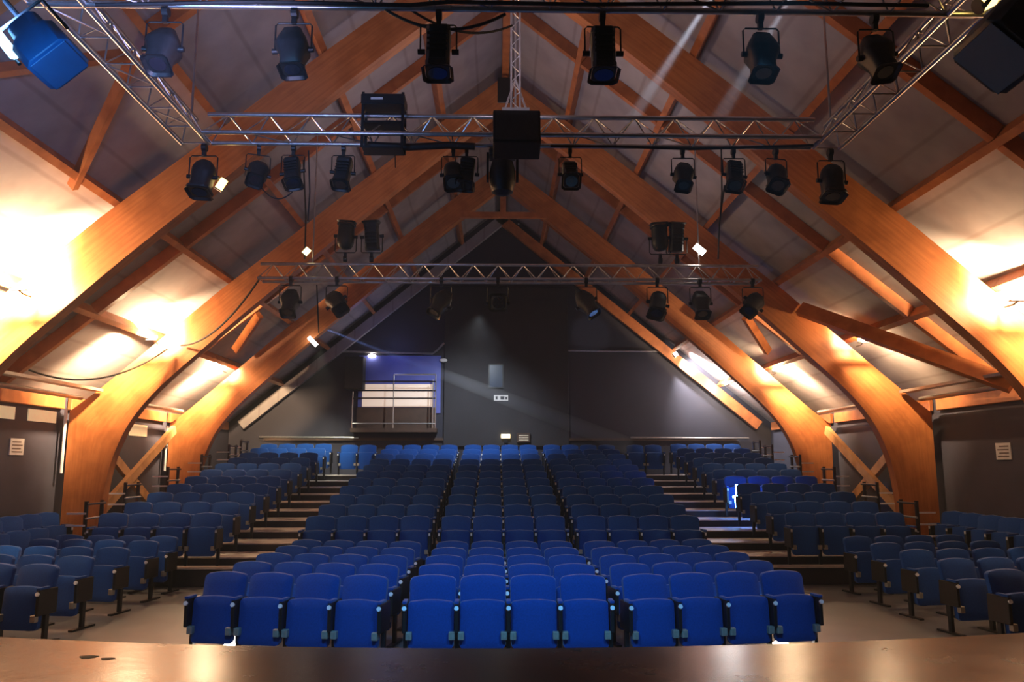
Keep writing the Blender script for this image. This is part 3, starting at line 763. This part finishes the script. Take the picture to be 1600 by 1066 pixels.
# front truss: photo x, y of the body, kind, pitch, roll
for x, y, k, pi, ro, l, lit in (
    (255, 78, 'hex', 25, 0, 'bluish lantern hung on the front truss nearest its left end', None), (458, 75, 'hex', 12, -4, 'black lantern on the front truss, second from the left', None),
    (685, 77, 'box', 8, 0, 'black box lantern on the front truss left of the mast', None), (942, 75, 'box', 8, 0, 'black box lantern on the front truss right of the mast', None),
    (1190, 80, 'hex', 15, 3, 'black lantern on the front truss under the grey light beam', None), (1370, 84, 'hex', 22, -8, 'black lantern on the front truss nearest its right end', None)):
    q = at(x, y, 5.4); lantern(l, (q.x, 5.4, RZB - .05), k, pi, ro, 0, .87, group=gN, lit=lit)
for x, y, k, pi, ro, yw, l in (
    (316, 290, 'round', 14, 3, 0, 'round-backed black lantern at the left corner under the rig'), (403, 262, 'hex', 40, 14, 20, 'black lantern leaning right, second along the cross truss'),
    (457, 275, 'box', 25, -10, 0, 'black lantern tilted over, third along the cross truss'), (536, 262, 'box', 20, 4, 0, 'black lantern on the cross truss below the control box'),
    (708, 262, 'round', 35, -5, 0, 'black lantern left of the centre speaker, the left of a pair'), (729, 275, 'box', 20, 5, 0, 'black lantern left of the centre speaker, the right of a pair'),
    (891, 262, 'box', 45, 0, 0, 'small black lantern right of the centre speaker'), (1067, 255, 'hex', 30, 8, 0, 'black lantern on the right half of the cross truss, the first'),
    (1147, 268, 'box', 30, 8, 0, 'black lantern beside an orange gel on the right half of the cross truss'), (1213, 265, 'round', 30, 16, 10, 'black lantern leaning left next to the right rig corner'),
    (1300, 285, 'round', 12, 4, 0, 'round-backed black lantern at the right corner under the rig')):
    q = at(x, y, 7.93); lo_ = -.06 if y < 280 else -.12
    sc = .78 if k == 'box' else .80
    lantern(l, (q.x, 7.93, RZB - .05), k, pi, ro, R(yw), sc if y < 280 else .95, group=gF)
t = thing('moving_head', 'large dark oval moving head light hanging under the centre speaker', 'stage light', (at(785, 280, 7.9).x, 7.93, 5.24))
bm = bmesh.new(); rings_loft(bm, [se_ring(.05, -.43, 2), se_ring(.11, -.40, 2), se_ring(.135, -.3, 2.2), se_ring(.135, -.18, 2.2), se_ring(.11, -.08, 2.4), se_ring(.06, -.05, 2.4)]); obj('head', bm, M['housing'], t, smooth=True)
bm = bmesh.new(); box(bm, -.14, .14, -.1, .1, -.03, .05); bev(bm, .02, 2); box(bm, -.165, -.14, -.04, .04, -.28, .02); box(bm, .14, .165, -.04, .04, -.28, .02); obj('yoke', bm, M['black'], t)
# rear truss
for x, y, k, pi, ro, up, l in (
    (543, 372, 'round', 5, 3, True, 'black lantern standing above the rear truss, the left one of the left pair'), (583, 385, 'box', 5, -4, True, 'black lantern standing above the rear truss, the right one of the left pair'),
    (1028, 373, 'round', 5, -3, True, 'black lantern standing above the rear truss, the left one of the right pair'), (1054, 384, 'box', 5, 3, True, 'black lantern standing above the rear truss, the right one of the right pair'),
    (457, 465, 'hex', 30, 0, False, 'black lantern under the rear truss nearest its left end'), (528, 480, 'hex', 40, -35, False, 'black lantern turned left under the rear truss'),
    (1025, 480, 'round', 30, 14, False, 'black lantern hung low under the right half of the rear truss'), (1091, 465, 'hex', 30, 0, False, 'black lantern hung close under the right half of the rear truss'),
    (1173, 480, 'hex', 35, 40, False, 'black lantern turned right under the rear truss end'), (690, 485, 'hex', 20, 30, False, 'faint dark lantern under the rear truss left of the middle'),
    (915, 485, 'hex', 20, -30, False, 'faint dark lantern under the rear truss right of the middle'), (778, 432, 'box', 80, 0, False, 'dark lantern at the middle of the rear truss')):
    q = at(x, y, 13.0)
    lantern(l, (q.x, 12.86, (5.06 if not up else 5.40)), k, pi, ro, 0, 1.15, up=up, group=gR)
# small lit heads
def glow_can(label, x, y, Y, m, L=.16, r=.055, ang=45, group='small lit fittings on the trusses'):
    q = at(x, y, Y); t = thing('glowing_lamp', label, 'stage light', q, group=group); t.rotation_euler = (0, R(ang), 0)
    bm = bmesh.new(); tube(bm, [(0, 0, -L / 2), (0, 0, L / 2)], r, 14); obj('lamp_can', bm, M[m], t, smooth=True)
    bm = bmesh.new(); tube(bm, [(0, .0, -L / 2 - .012), (0, 0, -L / 2 - .001)], r * 1.15, 14); obj('rim', bm, M['black'], t)
    return t
glow_can('glowing golden lamp beside the left corner lantern', 346, 288, 8.05, 'e_gold', .12, .04, 30)
glow_can('glowing warm lamp above the left end of the rear truss', 479, 393, 12.9, 'e_sign', .12, .05, 40)
glow_can('glowing white lamp above the right end of the rear truss', 1093, 390, 12.9, 'e_white', .2, .055, -50)
glow_can('pale tube lamp on the third left arch', 489, 534, 19.8, 'e_white', .3, .05, -45)
glow_can('yellow lamp at the top right corner of the picture', 1540, 4, 5.2, 'e_gold', .12, .05, 60)
# big heads at both upper corners
def big_head(label, x, y, Y, m, ang, S=1.0, lit=None):
    q = at(x, y, Y); t = thing('flood_head', label, 'stage light', q); t.rotation_euler = (R(-8), R(ang), 0); t.scale = (S,) * 3
    bm = bmesh.new(); rings_loft(bm, [se_ring(.13, -.17, 10), se_ring(.135, -.165, 10), se_ring(.135, .0, 10), se_ring(.10, .06, 6), se_ring(.095, .16, 4), se_ring(.06, .2, 3)]); obj('housing', bm, M[m], t, smooth=True)
    bm = bmesh.new(); box(bm, -.115, .115, -.115, .115, -.18, -.1705); obj('lens', bev(bm, .003, 1), M['glass_dark'] if m != 'gel_blue' else M['gel_blue'], t)
    bm = bmesh.new(); tube(bm, [(-.165, 0, 0), (-.165, 0, .27), (.165, 0, .27), (.165, 0, 0)], .011, 6); tube(bm, [(0, 0, .27), (0, 0, .42)], .015, 8); obj('yoke', bm, M['black'], t)
    if lit:
        bm = bmesh.new(); tube(bm, [(-.15, -.05, .02), (-.15, -.02, .28)], .028, 10); obj('lit_strip', bm, M[lit], t, smooth=True)
    return t
big_head('blue glowing floodlight head at the top left corner', 68, 72, 3.9, 'gel_blue', -42, .92, 'e_blue')
big_head('large black floodlight head at the top right corner', 1590, 50, 3.9, 'housing', 42, 1.35)

# ------------------------------------------------------------------ cables
def cable(label, pts, r=.012, group='loose cables'):
    bm = bmesh.new(); tube(bm, pts, r, 6); return tag(obj('power_cable', bm, M['cable'], smooth=True), label, 'cable', group)
cable('long black cable drooping from the rear truss to the second left arch', sag(at(408, 432, 13.0), at(283, 540, 15.2), .28, 16), .018)
cable('cable hanging from the left wall plate to the second left arch', sag(at(45, 578, 13.5), at(262, 545, 15.1), .35, 16), .018)
cable('looped dark cable under the front truss left of the mast', sag(at(600, 14, 5.4), at(790, 22, 5.4), .14, 14), .012)
cable('second looped cable under the front truss left of the mast', sag(at(640, 14, 5.42), at(800, 40, 6.2), .12, 14), .010)
cable('thin cable hanging straight down by the right rig lanterns', [at(1127, 232, 7.95), at(1128, 300, 8.0), at(1125, 345, 8.0)], .008)
cable('thin cable hanging straight down by the left rig lanterns', [at(482, 235, 7.95), at(484, 300, 8.0), at(481, 345, 8.0)], .008)
cable('thin cable with a plug dangling below the control box', [at(617, 235, 7.95), at(618, 262, 7.95)], .006)
cable('thin cable dangling under the rear truss left half', [at(495, 445, 13.0), at(498, 520, 13.0)], .012)
cable('cable looping between lanterns on the cross truss at left', sag(at(403, 285, 7.9), at(457, 300, 7.9), .12, 10), .007)
cable('cable rising above the left side of the rear truss', [at(476, 405, 13.0), at(478, 340, 13.0), at(474, 250, 13.0)], .014)
cable('cable rising above the right side of the rear truss', [at(1122, 405, 13.0), at(1124, 350, 13.0), at(1132, 290, 13.0)], .014)

# ------------------------------------------------------------------ lamps that light the hall
def light(name, kind, loc, energy, col, size=.1, rot=None, spot=None, blend=.5, target=None):
    ld = bpy.data.lights.new(name, kind); ld.energy = energy; ld.color = col
    if kind == 'AREA': ld.size = size
    else: ld.shadow_soft_size = size
    if kind == 'SPOT': ld.spot_size = R(spot or 60); ld.spot_blend = blend
    o = bpy.data.objects.new(name, ld); COL.objects.link(o); o.location = loc
    if target is not None: o.rotation_euler = (Vector(target) - Vector(loc)).to_track_quat('-Z', 'Y').to_euler()
    return o
WARM = (1.0, .68, .38)
def floodlight(label, loc, s, energy, col=WARM):
    loc = Vector(loc)
    t = thing('halogen_floodlight', label, 'floodlight', loc, group='halogen floodlights on the arches')
    bm = bmesh.new(); box(bm, -.11, .11, -.03, .03, -.075, -.06); bev(bm, .005, 1)
    obj('reflector', bm, M['black'], t)
    bm = bmesh.new(); tube(bm, [(-.09, 0, -.01), (.09, 0, -.01)], .022, 10); obj('halogen_tube', bm, M['e_warm'], t)
    bm = bmesh.new(); tube(bm, [(0, .0, -.07), (0, .1, -.10), (0, .28, -.10)], .012, 6); obj('bracket', bm, M['black'], t)
    light('floodlight_glow', 'SPOT', loc + Vector((0, -.1, .05)), energy, col, .06, spot=168, blend=.55, target=loc + Vector((s * .6, .50, .22)))
    light('floodlight_spill', 'POINT', loc + Vector((0, -.06, .05)), energy * .085, col, .06)
FL = 2700
for Y, xl, yl, xr, yr, e, nm in ((10.15, 30, 445, 1590, 462, 1.0, 'first'), (14.82, 238, 526, 1348, 530, 1.0, 'second'), (19.55, 348, 574, 1213, 577, 1.25, 'third')):
    for s, x, y in ((-1, xl, yl), (1, xr, yr)):
        ee = FL * e * (1.35 if (s < 0 and nm == 'first') else .75 if (s > 0 and nm == 'first') else 1)
        floodlight(f'glaring warm halogen floodlight on the {nm} {SIDE[s]} arch leg in view', at(x, y, Y), s, ee)
q = at(1057, 556, YB - .35)
glow_can('bright white spotlight at the end of the right back conduit', 1055, 554, YB - .4, 'e_white', .12, .07, 60)
light('back_spot_glow', 'SPOT', (q.x + .15, q.y - .3, q.z), 900, (1, .95, .92), .05, spot=120, blend=.9, target=(6.9, 24.9, 4.0))
floodlight('glaring warm floodlight beside the right end of the back wall', at(1133, 598, 24.1), 1, 330, col=(1, .82, .62))
light('back_wall_glow', 'POINT', at(1126, 606, 23.9), 130, (1, .93, .88), .05)
# stage rig light reaching the front rows
light('stage_wash_glow', 'SPOT', (-1.6, 4.2, 5.1), 760, (.12, .5, 1), .25, spot=62, blend=.9, target=(-.9, 8.6, .3))
light('stage_wash_glow', 'SPOT', (1.6, 4.2, 5.1), 760, (.12, .5, 1), .25, spot=62, blend=.9, target=(.9, 8.6, .3))
light('blue_head_glow', 'SPOT', at(75, 60, 3.8) + Vector((-.3, .1, .1)), 260, (.18, .42, 1), .1, spot=150, blend=.9, target=(-4.5, 7.5, 7.0))
light('blue_head_glow', 'POINT', at(30, 95, 3.3), 14, (.12, .5, 1), .05)  # extra lamp, added to light the blue casing from outside
light('top_left_spot_glow', 'SPOT', (-5.0, 22.0, 5.2), 800, (1, .98, .75), .1, spot=62, blend=.8, target=(-5.6, 23.7, 2.6))
light('top_centre_spot_glow', 'SPOT', (-.6, 21.0, 6.0), 900, (.8, .9, 1), .1, spot=95, blend=.9, target=(-1.2, 23.9, 2.5))
light('booth_glow', 'POINT', (-3.3, YB - .9, 5.6), 10, (.25, .35, 1), .1)
light('roof_fill', 'SPOT', (0, 6.9, 5.75), 130, (.85, .72, .9), .5, spot=165, blend=.5, target=(0, 7.6, 9))  # these roof fills are added for stray ambient light, no fixtures here
light('roof_fill', 'SPOT', (-1.9, 4.7, 4.6), 150, (.5, .5, 1), .4, spot=120, blend=.6, target=(-5, 8, 7))
light('roof_fill', 'SPOT', (0, 12.9, 5.6), 120, (.85, .72, .85), .5, spot=165, blend=.5, target=(0, 13.8, 9))
# low lights on the floor behind the front row
for s, x in ((-1, 361), (1, 1219)):
    q = at(x, 985, 9.35)
    t = thing('floor_light', f'small glaring white floor light behind the {SIDE[s]} end of the front row', 'light', (q.x, 9.35, 0), group='low floor lights')
    bm = bmesh.new(); rings_loft(bm, [se_ring(.13, .012, 2), se_ring(.12, .05, 2), se_ring(.05, .10, 2), se_ring(.035, .30, 2)]); obj('lamp_body', bm, M['e_white'], t, smooth=True)
    bm = bmesh.new(); rings_loft(bm, [se_ring(.14, 0, 2), se_ring(.14, .0119, 2)]); obj('base', bm, M['black'], t)
# theatre haze
def haze(name, bm, dens, label, aniso=.3, col=(1, 1, 1)):
    m = bpy.data.materials.new(name); m.use_nodes = True; nt = m.node_tree
    for n in list(nt.nodes):
        if n.type != 'OUTPUT_MATERIAL': nt.nodes.remove(n)
    v = nt.nodes.new('ShaderNodeVolumeScatter'); v.inputs['Density'].default_value = dens; v.inputs['Anisotropy'].default_value = aniso
    v.inputs['Color'].default_value = (*col, 1)
    nt.links.new(v.outputs[0], nt.nodes['Material Output'].inputs['Volume'])
    o = obj(name, bm, m); return tag(o, label, 'haze', kind='stuff')
def light_beam(label, p0, p1, r0, r1, dens, energy, col):
    p0, p1 = Vector(p0), Vector(p1); bm = bmesh.new(); d = (p1 - p0).normalized(); a = Vector((0, 0, 1)) if abs(d.z) < .9 else Vector((1, 0, 0))
    u = d.cross(a).normalized(); w_ = u.cross(d)
    rings_loft(bm, [[p + (u * math.cos(t) + w_ * math.sin(t)) * r for t in [2 * math.pi * k / 16 for k in range(16)]] for p, r in ((p0, r0), (p1, r1))])
    haze('haze_beam', bm, dens, label)
    ln = (p1 - p0).length
    light('beam_glow', 'SPOT', p0 - d * .15, energy, col, .02, spot=math.degrees(2 * math.atan(r1 / (ln + .15))) , blend=.7, target=p1)
light_beam('faint blue shaft of haze crossing the back wall down to the right', at(492, 508, 20.4), at(985, 698, 22.6), .10, .26, .25, 4200, (.25, .38, 1))
light_beam('grey shaft of haze falling through the upper right of the rig', at(1128, -30, 6.6), at(985, 190, 9.4), .06, .10, .5, 5000, (.75, .8, 1))
light_beam('short grey shaft of haze beside the taller one at the top', at(1245, -20, 6.6), at(1120, 190, 9.4), .06, .12, .25, 2500, (.75, .8, 1))
# lamp added to make the blue glare by the right aisle
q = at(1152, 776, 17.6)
t = thing('glare_lamp', 'small blue glare by the right aisle steps, made as a lamp', 'light', q)
bm = bmesh.new(); tube(bm, [(0, 0, -.24), (-.02, 0, -.05), (0, 0, .0), (.01, 0, .26)], .045, 10); tube(bm, [(-.1, 0, -.01), (.26, 0, .02)], .024, 8); obj('glare_tube', bm, M['e_glare'], t, smooth=True)
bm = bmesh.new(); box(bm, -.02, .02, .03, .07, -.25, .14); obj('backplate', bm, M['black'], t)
light('glare_lamp_glow', 'POINT', q + Vector((0, -.14, .1)), 22, (.05, .2, 1), .08)

w = bpy.data.worlds.new('world'); SC.world = w; w.use_nodes = True
w.node_tree.nodes['Background'].inputs[0].default_value = (.05, .05, .07, 1); w.node_tree.nodes['Background'].inputs[1].default_value = .05
hv = w.node_tree.nodes.new('ShaderNodeVolumeScatter'); hv.inputs['Density'].default_value = .0036; hv.inputs['Anisotropy'].default_value = .3   # thin theatre haze in the air
w.node_tree.links.new(hv.outputs[0], w.node_tree.nodes['World Output'].inputs['Volume'])

vs = SC.view_settings; SC.display_settings.display_device = 'sRGB'
vs.view_transform = 'Standard'; vs.look = 'None'; vs.gamma = 1; vs.exposure = 0.0; vs.use_curve_mapping = False
SC.cycles.max_bounces = 6; SC.cycles.diffuse_bounces = 4; SC.cycles.glossy_bounces = 3; SC.cycles.caustics_reflective = False; SC.cycles.caustics_refractive = False
SC.cycles.sample_clamp_indirect = 4; SC.cycles.use_denoising = True
